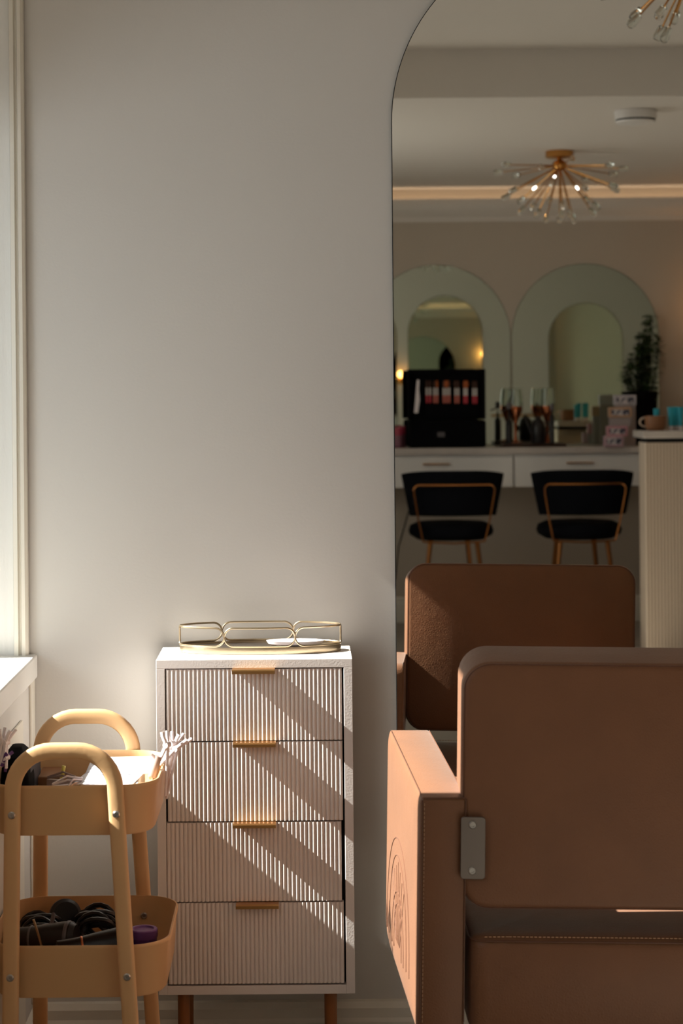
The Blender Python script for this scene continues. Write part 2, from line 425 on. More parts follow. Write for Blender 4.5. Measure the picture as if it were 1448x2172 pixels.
o = sd.build('oval_dish', M_white); o.location = (tx+0.072, ty+0.008, CZ1+0.0108)
tag(o, 'small white oval dish lying on the champagne metal tray', 'dish')

# ================================================================ TROLLEY
TCX = -0.417
TY0, TY1 = 3.452, 3.818          # the two hoop frames
tro = empty('utility_trolley', (TCX, 3.64, 0), 'ochre yellow utility trolley with two hoop handles and deep trays, by the window', 'trolley')
def hoop(y, dy):
    zt = 0.827; xl_t, xr_t = -0.5085, -0.327      # leg centre lines at z = .72
    slL, slR = 0.014, 0.060                         # outward lean per metre downwards
    def lx(z): return xl_t - slL*(0.72-z)
    def rx(z): return xr_t + slR*(0.72-z)
    zb = 0.055; rb = 0.068; pts = []
    for k in range(13): z = zb + (zt-rb-zb)*k/12; pts.append((lx(z), y + dy*(zt-z)*0.03, z))
    cl, cr = lx(zt-rb)+rb, rx(zt-rb)-rb
    for k in range(1, 10):
        a = PI - PI/2*k/9; pts.append((cl+rb*math.cos(a), y, zt-rb+rb*math.sin(a)))
    for k in range(10):
        a = PI/2 - PI/2*k/9; pts.append((cr+rb*math.cos(a), y, zt-rb+rb*math.sin(a)))
    for k in range(11, -1, -1): z = zb + (zt-rb-zb)*k/12; pts.append((rx(z), y + dy*(zt-z)*0.03, z))
    n = 20; loops = []
    P3 = [Vector(p) for p in pts]
    for i, p in enumerate(P3):
        a = P3[max(i-1, 0)]; c = P3[min(i+1, len(P3)-1)]; t = (c-a).normalized(); u = Vector((0, 1, 0)); u = (u-t*u.dot(t)).normalized(); w_ = t.cross(u)
        L = []
        for k in range(n):
            an = 2*PI*k/n; cx_, sx_ = math.cos(an), math.sin(an)
            e = 0.62
            L.append(p + w_*0.0142*math.copysign(abs(cx_)**e, cx_) + u*0.0105*math.copysign(abs(sx_)**e, sx_))
        loops.append(L)
    return MB().loft(loops), lx, rx
LX = RX = None
for y, dy in ((TY0, -1), (TY1, 1)):
    mb, LX, RX = hoop(y, dy)
    mb.xform(rel(tro)).build('hoop_frame', M_ochre, tro, angle=60)
def tray_tier(zr, h, xr, flip=0):
    xl = -0.5635; cx, hw = (xl+xr)/2, (xr-xl)/2
    y0, y1 = TY0+0.0115, TY1-0.0115; cy, hh = (y0+y1)/2, (y1-y0)/2
    r = 0.075; L = []
    def lp(d, z, nn=10): return [(x, y, z) for x, y in rrect(cx, cy, hw-d, hh-d*0.3, r-d, nn)]
    L.append(lp(0.012, zr-h)); L.append(lp(0.008, zr-h+0.004)); L.append(lp(0.002, zr-0.008)); L.append(lp(-0.0005, zr-0.0065))
    L.append(lp(-0.0005, zr-0.002)); L.append(lp(0.001, zr)); L.append(lp(0.004, zr)); L.append(lp(0.0045, zr-0.004)); L.append(lp(0.0105, zr-h+0.006)); L.append(lp(0.014, zr-h+0.004))
    mb = MB().loft(L)
    t = mb.xform(rel(tro)).build('tray', M_ochre, tro, angle=50)
    return t
def bolt(x, y, z, s):
    b = MB(); b.lathe([(0.0066, 0), (0.0066, 0.0012), (0.0048, 0.003), (0.0030, 0.0032), (0.0026, 0.0015)], (x, y, z), (0, s, 0), 16)
    return b
for zr, h, xr in ((0.764, 0.088, -0.258), (0.484, 0.092, -0.240), (0.215, 0.092, -0.222)):
    t = tray_tier(zr, h, xr)
    for fx in (LX, RX):
        z = zr-0.046
        dyf = (0.832-z)*0.03
        bolt(fx(z), TY0-dyf-0.0100, z, -1).xform(rel(tro)).build('bolt', M_steel, tro)
        bolt(fx(z), TY1-0.0115-0.006, z+0.008, -1).xform(rel(tro)).build('bolt', M_steel, tro)
for fx in (LX, RX):
    for y, s in ((TY0, -1), (TY1, 1)):
        x = fx(0.055); yy = y+s*0.023
        b = MB().lathe([(0.02, -0.008), (0.0225, -0.004), (0.0225, 0.004), (0.02, 0.008)], (x, yy, 0.0226), (1, 0, 0), 20)
        b.tube([(x-0.012, yy, 0.022), (x-0.012, yy, 0.05), (x, yy, 0.054), (x+0.012, yy, 0.05), (x+0.012, yy, 0.022)], 0.003, 6)
        b.xform(rel(tro)).build('caster', M_black, tro)
FT, FL = 0.764-0.088+0.0041, 0.484-0.092+0.0041   # tray floors

# things in the top tray
def paper(name, cx, cy, z, w_, l_, rz, label, m=M_paper, th=0.0008, curl=0.0):
    n = 8; b = MB(); top_ = []; L = []
    for k in range(n+1):
        x = -w_/2 + w_*k/n; zz = curl*(abs(k/n-0.5)*2)**2
        L.append([(x, -l_/2, zz), (x, l_/2, zz), (x, l_/2, zz+th), (x, -l_/2, zz+th)])
    b.loft(L); o = b.build(name, m); o.location = (cx, cy, z); o.rotation_euler.z = rz
    return tag(o, label, 'paper')
M_print = print_mat('printed_sheet', (226, 226, 232), (176, 172, 186))
# stack of foil and tissue sheets under the top sheet
hb = MB().box(-0.052, 0.052, -0.12, 0.12, 0, 0.070)
o = hb.build('tissue_box', mat('tissue_card', (214, 214, 222), 0.7), bevel=0.003); o.location = (-0.352, 3.66, FT+0.0005); o.rotation_euler.z = 0.03
tag(o, 'pale box under the white papers in the upper trolley tray', 'box')
paper('paper_sheet', -0.345, 3.655, FT+0.0715, 0.108, 0.255, -0.12, 'printed paper sheet lying lowest on the papers of the upper trolley tray', M_print, 0.0012)
paper('paper_sheet', -0.333, 3.70, FT+0.0733, 0.112, 0.17, 0.05, 'blank white sheet on top of the papers in the upper trolley tray', M_paper, 0.0012)
b = MB().box(-0.0225, 0.0225, -0.05, 0.05, 0, 0.055); o = b.build('product_box', M_tan, bevel=0.002); o.location = (-0.478, 3.74, FT+0.0005)
tag(o, 'low brown box near the left rear bolt inside the upper trolley tray', 'box')
b = MB().box(-0.006, 0.006, -0.07, 0.07, 0, 0.098); o = b.build('dark_folder', mat('navy_card', (44, 48, 62), 0.5), bevel=0.002); o.location = (-0.502, 3.66, FT+0.0005)
tag(o, 'dark navy upright folder seen under the front trolley handle', 'folder')
b = MB().tube([(0, 0, 0), (0.004, 0.0, 0.05), (0.010, 0, 0.085)], 0.0035, 8); o = b.build('yellow_pick', mat('yellow_plastic', (214, 196, 96), 0.4)); o.location = (-0.449, 3.62, FT+0.004)
tag(o, 'small yellow stick standing beside the brown box in the upper trolley tray', 'stick')
b = MB().loft([[(x*s_, y*s_, z) for x, y in rrect(0, 0, 0.026, 0.055, 0.02, 5)] for s_, z in ((0.8, 0), (1, 0.01), (1.0, 0.07), (0.85, 0.115), (0.4, 0.13))])
o = b.build('black_pouch', M_blackmatte); o.location = (-0.521, 3.60, FT+0.0005); 
tag(o, 'black soft pouch at the left end of the upper trolley tray', 'pouch')
for i, (x, y, rz) in enumerate(((-0.425, 3.56, 0.5), (-0.44, 3.60, -0.4), (-0.41, 3.53, 1.2))):
    b = MB().tube([(-0.03, 0, 0.068), (0, 0, 0.074), (0.03, 0, 0.068)], 0.003, 6, ry=0.0015); b.tube([(-0.03, 0, 0.069), (0, 0.003, 0.080), (0.028, 0, 0.074)], 0.003, 6, ry=0.0015)
    b.box(-0.03, 0.03, -0.004, 0.004, 0.0, 0.066)
    o = b.build('flat_clip', M_pearl if i else M_white); o.location = (x, y, FT+0.001); o.rotation_euler.z = rz
    tag(o, ('pale flat hair clip nearest the front rim of the upper trolley tray', 'grey flat hair clip behind the pale one in the upper trolley tray', 'grey flat hair clip closest to the papers in the upper trolley tray')[i], 'hair clip', 'flat clips in the upper trolley tray')

def claw(tip, piv, jaw_in, jaw_out, m, label, group, wd=0.0043):
    """sectioning clip: two finger tabs above the spring, two jaws below"""
    t = empty('hair_clip', piv, label, 'hair clip', group)
    tip, piv, jaw_in, jaw_out = [Vector(p) for p in (tip, piv, jaw_in, jaw_out)]
    off = Vector((0.0025, 0.004, 0))
    a = MB().tube([tip-off, tip.lerp(piv, 0.25)-off*1.2, tip.lerp(piv, 0.8)-off*0.6, piv-off*0.4, piv.lerp(jaw_in, 0.5), jaw_in], wd, 8, ry=wd*0.8)
    a.xform(rel(t)).build('jaw', m, t)
    a = MB().tube([tip+off*2.2, tip.lerp(piv, 0.3)+off*1.6, piv+off*0.8, piv.lerp(jaw_out, 0.5)+off*0.3, jaw_out], wd*0.85, 8, ry=wd*0.7, r_end=wd*0.5)
    a.xform(rel(t)).build('jaw', m, t)
    MB().tube([piv-off*1.2, piv+off*1.4], wd*1.35, 10).xform(rel(t)).build('spring', M_white, t)
    return t
rimx = -0.258
d0 = 3.70
clips = [((347, 1552), (354, 1580), (338, 1612), (346, 1688), 3.62), ((358, 1553), (364, 1578), (343, 1618), (349, 1692), 3.66),
         ((383, 1558), (371, 1580), (349, 1612), (352, 1640), 3.70), ((400, 1569), (374, 1588), (352, 1622), (349, 1694), 3.64)]
names = ['leftmost white sectioning clip on the right rim of the upper trolley tray', 'second white sectioning clip from the left on the right trolley rim',
         'third white sectioning clip on the right trolley rim, short jaws', 'rightmost white sectioning clip leaning furthest over the ribbed cabinet']
for (a, p, j, k, d), nm in zip(clips, names):
    pin = P(*j, d); pout = P(*k, d)
    pin.x = min(pin.x, rimx-0.007); pout.x = max(pout.x, rimx+0.004)
    claw(P(*a, d), P(*p, d), pin, pout, M_white, nm, 'white sectioning clips on the right trolley rim')
# grey clip lying inside the rim
g = empty('claw_clip', P(322, 1640, 3.60), 'grey pearly claw clip tucked inside the right end of the upper trolley tray', 'hair clip')
MB().tube([P(322, 1648, 3.60), P(328, 1630, 3.60), P(334, 1612, 3.60), P(336, 1604, 3.60)], 0.0075, 12, r_end=0.006).xform(rel(g)).build('body', M_pearl, g)
MB().tube([P(336, 1616, 3.60), P(328, 1606, 3.60), P(321, 1600, 3.60)], 0.005, 8, r_end=0.0022).xform(rel(g)).build('thumb_tab', M_pearl, g)
MB().lathe([(0.0025, 0), (0.003, 0.002)], P(320, 1648, 3.60)+Vector((0, -0.008, 0)), (0, -1, 0), 10).xform(rel(g)).build('rivet', M_steel, g)
# clips at the left end
for i, (a, p, j, m, nm) in enumerate([((26, 1549), (12, 1575), (6, 1618), M_white, 'pinkish white sectioning clip leaning right at the left end of the trolley'),
                             ((3, 1545), (4, 1572), (-4, 1615), M_white, 'white upright sectioning clip cut by the left photo edge'),
                             ((19, 1597), (12, 1606), (4, 1625), M_dpurple, 'dark purple sectioning clip beside the black pouch')]):
    d = 3.52
    pj = P(*j, d)
    claw(P(*a, d), P(*p, d), pj, pj+Vector((0.006, 0, -0.01)), m, nm, 'sectioning clips at the left end of the trolley', 0.0042)

# things in the middle tray: hair dryers, cords and a purple jar
def coil(name, c, r0, r1, turns, rw, label, tiltx, m=M_black, hz=0.0):
    pts = []
    N = turns*22
    for k in range(N+1):
        a = 2*PI*k/22; r = r0 + (r1-r0)*(0.5+0.5*math.sin(k*0.37))
        pts.append(Vector((r*math.cos(a), (k/N-0.5)*0.05 + 0.004*math.sin(k*0.9), r*0.85*math.sin(a))))
    b = MB().tube(pts, rw, 7); b.xform(Matrix.Rotation(tiltx, 4, 'X')); zmin = min(p.z for p in b.v)
    o = b.build(name, m); o.location = (c[0], c[1], c[2]-zmin); return tag(o, label, 'cord')
coil('coiled_extension_lead', (-0.392, 3.715, FL+0.001), 0.022, 0.045, 11, 0.0050, 'coiled black power cord in the middle of the lower trolley tray', 0.25)
coil('coiled_extension_lead', (-0.496, 3.715, FL+0.001), 0.022, 0.040, 10, 0.0048, 'coiled black power cord at the left in the lower trolley tray', 0.3)
def dryer(name, loc, rz, label, ring):
    t = empty(name, loc, label, 'hair dryer'); t.rotation_euler.z = rz
    MB().lathe([(0.010, -0.075), (0.019, -0.072), (0.021, -0.03), (0.026, 0.0), (0.030, 0.035), (0.030, 0.05), (0.024, 0.058), (0.02, 0.058)], (0, 0, 0.052), (1, 0, 0.05), 28).build('barrel', M_black, t)
    MB().tube([(0.015, 0, 0.045), (0.012, -0.0, 0.03), (0.0, -0.03, 0.016), (-0.01, -0.075, 0.014)], 0.014, 12, r_end=0.011).build('handle', M_black, t)
    MB().lathe([(0.0305, 0.0), (0.0315, 0.002), (0.0315, 0.005), (0.0305, 0.007)], (0.04, 0, 0.054), (1, 0, 0.05), 28).build('trim_ring', ring, t)
    MB().lathe([(0.0225, 0.0), (0.0235, 0.002), (0.0225, 0.004)], (-0.03, 0, 0.0505), (1, 0, 0.05), 28).build('nozzle_ring', ring, t)
    return t
dryer('hair_dryer', (-0.376, 3.575, FL+0.002), 0.2, 'black hair dryer with copper ring in front of the middle cord in the lower tray', M_copper)
dryer('hair_dryer', (-0.476, 3.635, FL+0.002), -0.2, 'black hair dryer with grey sheen at the left of the lower tray', M_grey)
o = MB().lathe([(0.026, 0), (0.030, 0.003), (0.030, 0.018), (0.024, 0.024), (0.018, 0.024)], (0, 0, 0), (0.25, -1, 0.25)).build('round_diffuser', M_black)
o.location = (-0.459, 3.775, FL+0.060)
tag(o, 'round black dryer nozzle standing behind the left cord in the lower tray', 'nozzle')
pts = [P(113, 1938, 3.69), P(112, 1950, 3.68), P(106, 1965, 3.67), P(98, 1985, 3.66), P(92, 2000, 3.66), P(88, 2030, 3.66)]
o = MB().tube(pts, 0.004, 8).build('grey_tube', M_grey); tag(o, 'bent dark grey tube standing between the two cords in the lower tray', 'tube')
o = MB().tube([P(71, 1950, 3.60), P(82, 1984, 3.60), P(92, 2020, 3.60)], 0.0022, 8).build('gold_stick', M_champ); tag(o, 'thin rose gold stick leaning over the left cord in the lower tray', 'stick')
t = empty('purple_jar', (P(305, 2000, 3.60).x, 3.60, FL+0.0005), 'purple lidded tub at the right of the lower trolley tray', 'tub')
MB().lathe([(0.022, 0), (0.024, 0.003), (0.024, 0.066)]).build('tub_body', M_dpurple, t)
MB().lathe([(0.0245, 0.064), (0.0255, 0.066), (0.0255, 0.078), (0.024, 0.080), (0.019, 0.080), (0.018, 0.077)]).build('lid', M_purple, t)
t = empty('purple_jar', (P(258, 2000, 3.50).x, 3.502, FL+0.0005), 'second purple tub, partly behind the right leg of the trolley', 'tub')
MB().lathe([(0.020, 0), (0.022, 0.003), (0.022, 0.050)]).build('tub_body', M_dpurple, t)
MB().lathe([(0.0225, 0.048), (0.0235, 0.050), (0.0235, 0.064), (0.022, 0.066)]).build('lid', M_purple, t)

# ================================================================ SALON CHAIR
TH = math.radians(1.1)
CH = Vector((0.55 - 0.78*math.sin(TH), 3.50, 0.0))
chair = empty('salon_chair', CH, 'large tan leather salon chair seen from behind, facing the arched mirror', 'chair')
chair.rotation_euler = (0, TH, 0)
RC = Matrix.Translation(-Vector((0.55, 3.50, 0)))    # author in room coordinates
def cushion(cx, cz, hw, hh, y0, y1, rc, re_, bulge0, bulge1, n=8, taper=0.0):
    """upholstered slab: rounded rectangle in XZ, thickness along y, rounded edges and crowned faces"""
    L = []
    def lp(d, y):
        out = []
        for x, z in rrect(cx, cz, hw-d, hh-d, max(rc-d, 0.004), n): out.append((x, y, z))
        return out
    dmax = min(hw, hh)*0.97
    inner = [0.95, 0.8, 0.6, 0.4, 0.22, 0.1, 0.04]
    for f in inner:
        d = re_ + (dmax-re_)*f; L.append(lp(d, y0 - bulge0*(1-(1-f)**2.2)))
    for k in range(7):
        a = PI/2*k/6; L.append(lp(re_*(1-math.sin(a)), y0 + re_*(1-math.cos(a))))
    for k in range(7):
        a = PI/2*k/6; L.append(lp(re_*(1-math.cos(a)), y1 - re_ + re_*math.sin(a)))
    for f in reversed(inner):
        d = re_ + (dmax-re_)*f; L.append(lp(d, y1 + bulge1*(1-(1-f)**2.2)))
    return MB().loft(L)
BX0, BX1, BZ0, BZ1, BY0, BY1 = 0.2595, 0.838, 0.585, 1.0105, 3.275, 3.385
bcx, bcz, bhw, bhh = (BX0+BX1)/2, (BZ0+BZ1)/2, (BX1-BX0)/2, (BZ1-BZ0)/2
def slant(p):
    f = max(0.0, 1-(p.y-BY0)/(BY1-BY0)); g = max(0.0, (p.z-bcz)/bhh)
    return Vector((p.x, p.y, p.z - 0.017*min(f, 1.05)*g))
bkm = cushion(bcx, bcz, bhw, bhh, BY0, BY1, 0.048, 0.012, 0.004, 0.016); bkm.v = [slant(p) for p in bkm.v]
bk = bkm.xform(RC).build('backrest', M_leather, chair, angle=60)
for y, s in ((BY0+0.0030, -1), (BY1-0.0030, 1)):
    pts = [(x, y, z) for x, z in rrect(bcx, bcz, bhw-0.0035, bhh-0.0035, 0.046, 10)]
    MB().tube([slant(Vector(p)) for p in pts], 0.0015, 6, True).xform(RC).build('piping', M_piping, bk)
# seat: slab with rounded top edges
def seat_mesh():
    L = []; cx, hw = 0.5515, 0.276; cy, hh = 3.565, 0.295; z0, z1 = 0.375, 0.540
    def lp(d, z): return [(x, y, z) for x, y in rrect(cx, cy, hw-d, hh-d, max(0.03-d, 0.004), 6)]
    L += [lp(0.02, z0), lp(0.006, z0+0.006), lp(0, z0+0.02), lp(0, z1-0.018), lp(0.002, z1-0.009), lp(0.008, z1-0.002), lp(0.018, z1+0.001)]
    for f in (0.08, 0.2, 0.4, 0.6, 0.8, 0.95): L.append(lp(0.018+0.25*f, z1+0.001+0.011*(1-(1-f)**2)))
    return MB().loft(L)
st = seat_mesh().xform(RC).build('seat', M_leather, chair, angle=60)
pts = [(x, y, 0.5345) for x, y in rrect(0.5515, 3.565, 0.2755, 0.2945, 0.029, 8)]
MB().tube(pts, 0.0016, 6, True).xform(RC).build('seat_piping', M_piping, st)
def stitches(path, r=0.0008, ln=0.0045, gap=0.0025):
    b = MB(); path = [Vector(p) for p in path]
    for i in range(len(path)-1):
        a, c = path[i], path[i+1]; L = (c-a).length; t = (c-a).normalized(); s_ = 0
        while s_+ln < L:
            b.tube([a+t*s_, a+t*(s_+ln/2)+Vector((0, 0, 0)), a+t*(s_+ln)], r, 5); s_ += ln+gap
    return b
stitches([(0.30, 3.2705, 0.5415), (0.34, 3.2695, 0.5425), (0.80, 3.2695, 0.5425)]).xform(RC).build('seat_stitching', M_seam, st)
# arms
def arm(side):
    # outline in the (y, z) plane, rear end at y = 3.268
    zr, zf = 0.771, 0.806
    raw = [(3.268, 0.375), (3.268, zr), (3.752, zf), (3.758, 0.424), (3.70, 0.405)]
    def rounded(pts, rad, n=6):
        out = []
        for i, p in enumerate(pts):
            a = Vector(pts[i-1]); b = Vector(p); c = Vector(pts[(i+1) % len(pts)]); r = rad[i]
            u = (a-b).normalized(); v = (c-b).normalized()
            p0, p1 = b+u*r, b+v*r
            for k in range(n+1):
                f = k/n; out.append(tuple((p0*(1-f)**2 + b*2*f*(1-f) + p1*f*f)))
        return out
    out = rounded(raw, [0.01, 0.006, 0.035, 0.03, 0.02])
    cy = sum(p[0] for p in out)/len(out); cz_ = sum(p[1] for p in out)/len(out)
    w_ = 0.0745
    def lp(x, d, bul=0):
        L = []
        for y, z in out:
            v = Vector((y-cy, z-cz_)); l = v.length; v = v*(1-d/l); L.append((x, cy+v.x, cz_+v.y))
        return L
    x0 = 0.0
    loops = [lp(x0-0.004, 0.14), lp(x0-0.004, 0.06), lp(x0-0.002, 0.015), lp(x0, 0.005), lp(x0+0.0015, 0.0015), lp(x0+0.004, 0), lp(x0+w_-0.004, 0), lp(x0+w_-0.0015, 0.0015), lp(x0+w_, 0.005), lp(x0+w_, 0.05), lp(x0+w_, 0.14)]
    X = 0.1935 if side < 0 else 0.91
    splay = math.radians(4.0 if side < 0 else -3.0)
    M = Matrix.Translation((X, 3.268, 0)) @ Matrix.Rotation(splay, 4, 'Z') @ (Matrix.Identity(4) if side < 0 else Matrix.Scale(-1, 4, (1, 0, 0))) @ Matrix.Translation((0, -3.268, 0))
    o = MB().loft(loops).xform(RC @ M).build('armrest', M_leather, chair, angle=50)
    top_p = [p for p in out if p[1] > 0.7]
    for xx in (0.0012, w_-0.0012):
        pth = [(xx, 3.267, 0.40), (xx, 3.267, 0.60), (xx, 3.267, zr-0.004), (xx, 3.30, zr+0.0022), (xx, 3.5, zr+(3.5-3.268)*(zf-zr)/0.484), (xx, 3.72, zf-0.0025)]
        MB().tube(pth, 0.0012, 6).xform(RC @ M).build('arm_piping', M_piping, o)
        if xx < 0.03: stitches([(xx+0.0035, 3.2674, 0.40), (xx+0.0035, 3.2674, zr-0.008)], 0.0006).xform(RC @ M).build('arm_stitching', M_seam, o)
    MB().tube([(0.003, 3.267, zr-0.001), (w_-0.003, 3.267, zr-0.001)], 0.0012, 6).xform(RC @ M).build('arm_piping', M_piping, o)
    # stitched petal motif on the outer side
    b = MB()
    for (w0, zb0, zt0) in ((0.165, 0.44, 0.64), (0.125, 0.44, 0.61), (0.085, 0.435, 0.545), (0.055, 0.435, 0.525)):
        pts = []
        for k in range(25):
            a = PI*k/24; pts.append((-0.0042, 3.54+w0*math.cos(a), zb0+(zt0-zb0)*math.sin(a)**0.8))
        b.tube(pts, 0.0010, 5)
    for k in range(-3, 4):
        b.tube([(-0.0042, 3.54+k*0.010, 0.455), (-0.0042, 3.54+k*0.028, 0.60-abs(k)*0.012)], 0.0008, 5)
    b.xform(RC @ M).build('petal_stitching', M_piping, o)
    return o
arm(-1); arm(1)
# brackets between arms and backrest
def bracket(sx):
    p0, p1 = P(986, 1735, 3.262), P(1032, 1868, 3.262)
    x0, x1, z0, z1 = p0.x-0.006, p1.x, p1.z-0.003, p0.z-0.004
    b = MB().loft([[(x, 3.2632, z) for x, z in rrect((x0+x1)/2, (z0+z1)/2, (x1-x0)/2, (z1-z0)/2, 0.006, 5)], [(x, 3.2672, z) for x, z in rrect((x0+x1)/2, (z0+z1)/2, (x1-x0)/2, (z1-z0)/2, 0.006, 5)]])
    M = Matrix.Identity(4)
    if sx > 0: M = Matrix.Translation((2*0.5515, 0, 0)) @ Matrix.Scale(-1, 4, (1, 0, 0))
    o = b.xform(RC @ M).build('bracket', M_nickel, chair, bevel=0.0008)
    for z in (z1-0.013, z0+0.014):
        MB().lathe([(0.0066, 0), (0.0066, 0.0015), (0.005, 0.0032), (0.0032, 0.0032), (0.003, 0.001)], ((x0+x1)/2-0.001, 3.2635, z), (0, -1, 0), 18).xform(RC @ M).build('screw', M_steel, o)
    # short spacer from the plate into the back
    MB().box((x0+x1)/2, x1-0.003, 3.267, 3.28, z0+0.02, z1-0.02).xform(RC @ M).build('spacer', M_nickel, o)
bracket(-1); bracket(1)
MB().lathe([(0.03, 0.02), (0.03, 0.374)], (0.55, 3.55, 0)).xform(RC).build('pump_column', M_steel, chair)
MB().lathe([(0.27, 0.003), (0.275, 0.008), (0.26, 0.018), (0.06, 0.03), (0.04, 0.05)], (0.55, 3.55, 0)).xform(RC).build('round_base', M_steel, chair)

# ================================================================ MAKEUP COUNTER (seen in the mirror)
YC0 = YB + 0.45
top_o = MB().box(XL+0.01, 2.75, YB+0.002, YC0, 1.06, 1.10).build('worktop', M_marble, bevel=0.004)
tag(top_o, 'long marble worktop of the makeup counter under the two back mirrors', 'countertop')
ps = 2*YM - YC0
jx = R(1090, 1000, ps).x
for k, (xa, xb, lab) in enumerate(((XL+0.01, jx-0.003, 'left white drawer unit under the marble makeup counter'), (jx+0.003, 2.745, 'right white drawer unit under the marble makeup counter'))):
    t = empty('drawer_unit', ((xa+xb)/2, YB+0.2, 0.86), lab, 'drawer unit', 'drawer units under the makeup counter')
    MB().box(xa, xb, YB+0.002, YC0-0.03, 0.87, 1.0595).xform(rel(t)).build('body', M_front, t, smooth=False)
    dr = MB().box(xa+0.004, xb-0.004, YC0-0.03, YC0-0.012, 0.862, 1.045).xform(rel(t)).build('drawer', M_front, t, bevel=0.002)
    hx = R(925 if k == 0 else 1230, 1000, ps).x
    MB().box(hx-0.08, hx+0.08, YC0-0.012, YC0+0.008, 1.000, 1.008).xform(rel(t)).build('handle', M_brass, dr, bevel=0.001)
# end panel supports
for x, lab in ((2.71, 'white end panel carrying the right end of the makeup counter'), (-0.54, 'white end panel carrying the left end of the makeup counter')):
    pass

# two stools
def stool(cx, label, first=None):
    cy = 2*YM - 11.45
    if first is not None:
        o = copy_tree(first); o.location = (cx, cy, 0); o['label'] = label; return o
    t = empty('counter_stool', (cx, cy, 0), label, 'stool', 'black velvet stools at the makeup counter')
    # curved back: concave towards the seat (-y), seen from behind
    L = []
    N = 24
    for i in range(N+1):
        f = i/N*2-1
        col = []
        for z, hw in ((0.0, 0.255), (1.0, 0.297)):
            pass
        yb = 0.05 - 0.10*f*f
        for (zz, th) in ((0, 0.006), (0.02, 0.018), (0.13, 0.024), (0.24, 0.020), (0.262, 0.008)):
            hw = 0.250 + 0.048*zz/0.262
            col.append((f*hw, yb+th, 0.722+zz - 0.020*(f*f)**2*(zz/0.262)))
        for (zz, th) in reversed(((0, 0.006), (0.02, 0.018), (0.13, 0.024), (0.24, 0.020), (0.262, 0.008))):
            hw = 0.250 + 0.048*zz/0.262
            col.append((f*hw, yb-th, 0.722+zz - 0.020*(f*f)**2*(zz/0.262)))
        L.append(col)
    MB().loft(L).build('backrest', M_velvet, t, angle=60)
    prof = [(0.05, 0), (0.20, 0.004), (0.243, 0.03), (0.250, 0.055), (0.240, 0.085), (0.20, 0.103), (0.1, 0.11)]
    b = MB().lathe(prof, (0, -0.20, 0.572), (0, 0, 1), 40); b.build('seat', M_velvet, t, angle=60)
    zt = 0.905
    pts = [(-0.178, 0.028, 0.575), (-0.205, 0.050, 0.70), (-0.230, 0.072, 0.85)]
    for k in range(7):
        a = PI - PI/2*k/6; pts.append((-0.232+0.03+0.03*math.cos(a), 0.078, zt-0.03+0.03*math.sin(a)))
    for k in range(1, 8): pts.append((-0.202+0.404*k/8, 0.082+0.012*math.sin(PI*k/8), zt))
    for k in range(7):
        a = PI/2 - PI/2*k/6; pts.append((0.202+0.03*math.cos(a), 0.078, zt-0.03+0.03*math.sin(a)))
    pts += [(0.230, 0.072, 0.85), (0.205, 0.050, 0.70), (0.178, 0.028, 0.575)]
    MB().tube(pts, 0.0055, 8).build('back_frame', M_agold, t)
    MB().tube([(-0.178, 0.028, 0.575), (0, 0.03, 0.565), (0.178, 0.028, 0.575)], 0.006, 8).build('seat_rail', M_agold, t)
    for sx in (-1, 1):
        MB().tube([(sx*0.135, 0.0, 0.575), (sx*0.20, 0.05, 0.0)], 0.015, 10, r_end=0.010).build('leg', M_agold, t)
        MB().tube([(sx*0.108, -0.36, 0.575), (sx*0.165, -0.42, 0.0)], 0.016, 10, r_end=0.010).build('leg', M_agold, t)
    MB().tube([(-0.168, 0.026, 0.28), (0.168, 0.026, 0.28)], 0.006, 8).build('foot_rail', M_agold, t)
    return t
s1x = R(961, 1060, 11.45).x; s2x = R(1237, 1060, 11.45).x
s1 = stool(s1x, 'left black velvet stool with gold frame, below the black makeup case')
stool(s2x, 'right black velvet stool with gold frame, beside the fluted reception desk', s1)

# makeup case with brushes
pc = 12.02
yc = 2*YM - pc
cl, cr = R(868, 940, pc).x, R(1031, 940, pc).x
hb_ = 0.165; zl = R(950, 783, pc+0.05).z
case = empty('makeup_case', ((cl+cr)/2, yc, 1.10), 'open black makeup case full of brushes on the marble counter', 'case')
MB().box(cl, cr, yc-0.24, yc, 1.101, 1.10+hb_).xform(rel(case)).build('case_body', M_blackmatte, case, bevel=0.014, seg=3)
ly = yc-0.06
lid = MB()
lid.box(cl-0.006, cr, ly-0.025, ly, 1.10+hb_+0.006, zl-0.01)
lid.box(cl-0.006, cl+0.012, ly, ly+0.045, 1.10+hb_+0.006, zl-0.02); lid.box(cr-0.018, cr, ly, ly+0.045, 1.10+hb_+0.006, zl-0.01); lid.box(cl-0.006, cr, ly, ly+0.045, zl-0.02, zl)
lo = lid.xform(rel(case)).build('lid', M_blackmatte, case, bevel=0.006)
bandz = R(950, 846, pc).z
MB().box(cl+0.09, cr-0.03, ly, ly+0.012, 1.10+hb_+0.03, bandz-0.004).xform(rel(case)).build('brush_pocket', M_blackmatte, lo, bevel=0.004)
MB().box(cl+0.17, cl+0.215, yc-0.001, yc+0.003, 1.165, 1.195).xform(rel(case)).build('buckle', M_grey, case, bevel=0.002)
bx = [(906, 0), (913, 0), (922, 1), (928, 1), (942, 2), (948, 2), (954, 1), (967, 3), (973, 3), (986, 4), (991, 4), (1005, 5), (1011, 5)]
ordn = ['leftmost', 'second', 'third', 'fourth', 'fifth', 'sixth', 'seventh', 'eighth', 'ninth', 'tenth', 'eleventh', 'twelfth', 'rightmost']
hcol = {0: M_red, 1: M_coral, 2: M_coral, 3: M_coral, 4: M_red, 5: M_red}
cname = {0: 'red', 1: 'coral', 2: 'coral', 3: 'coral', 4: 'red', 5: 'red'}
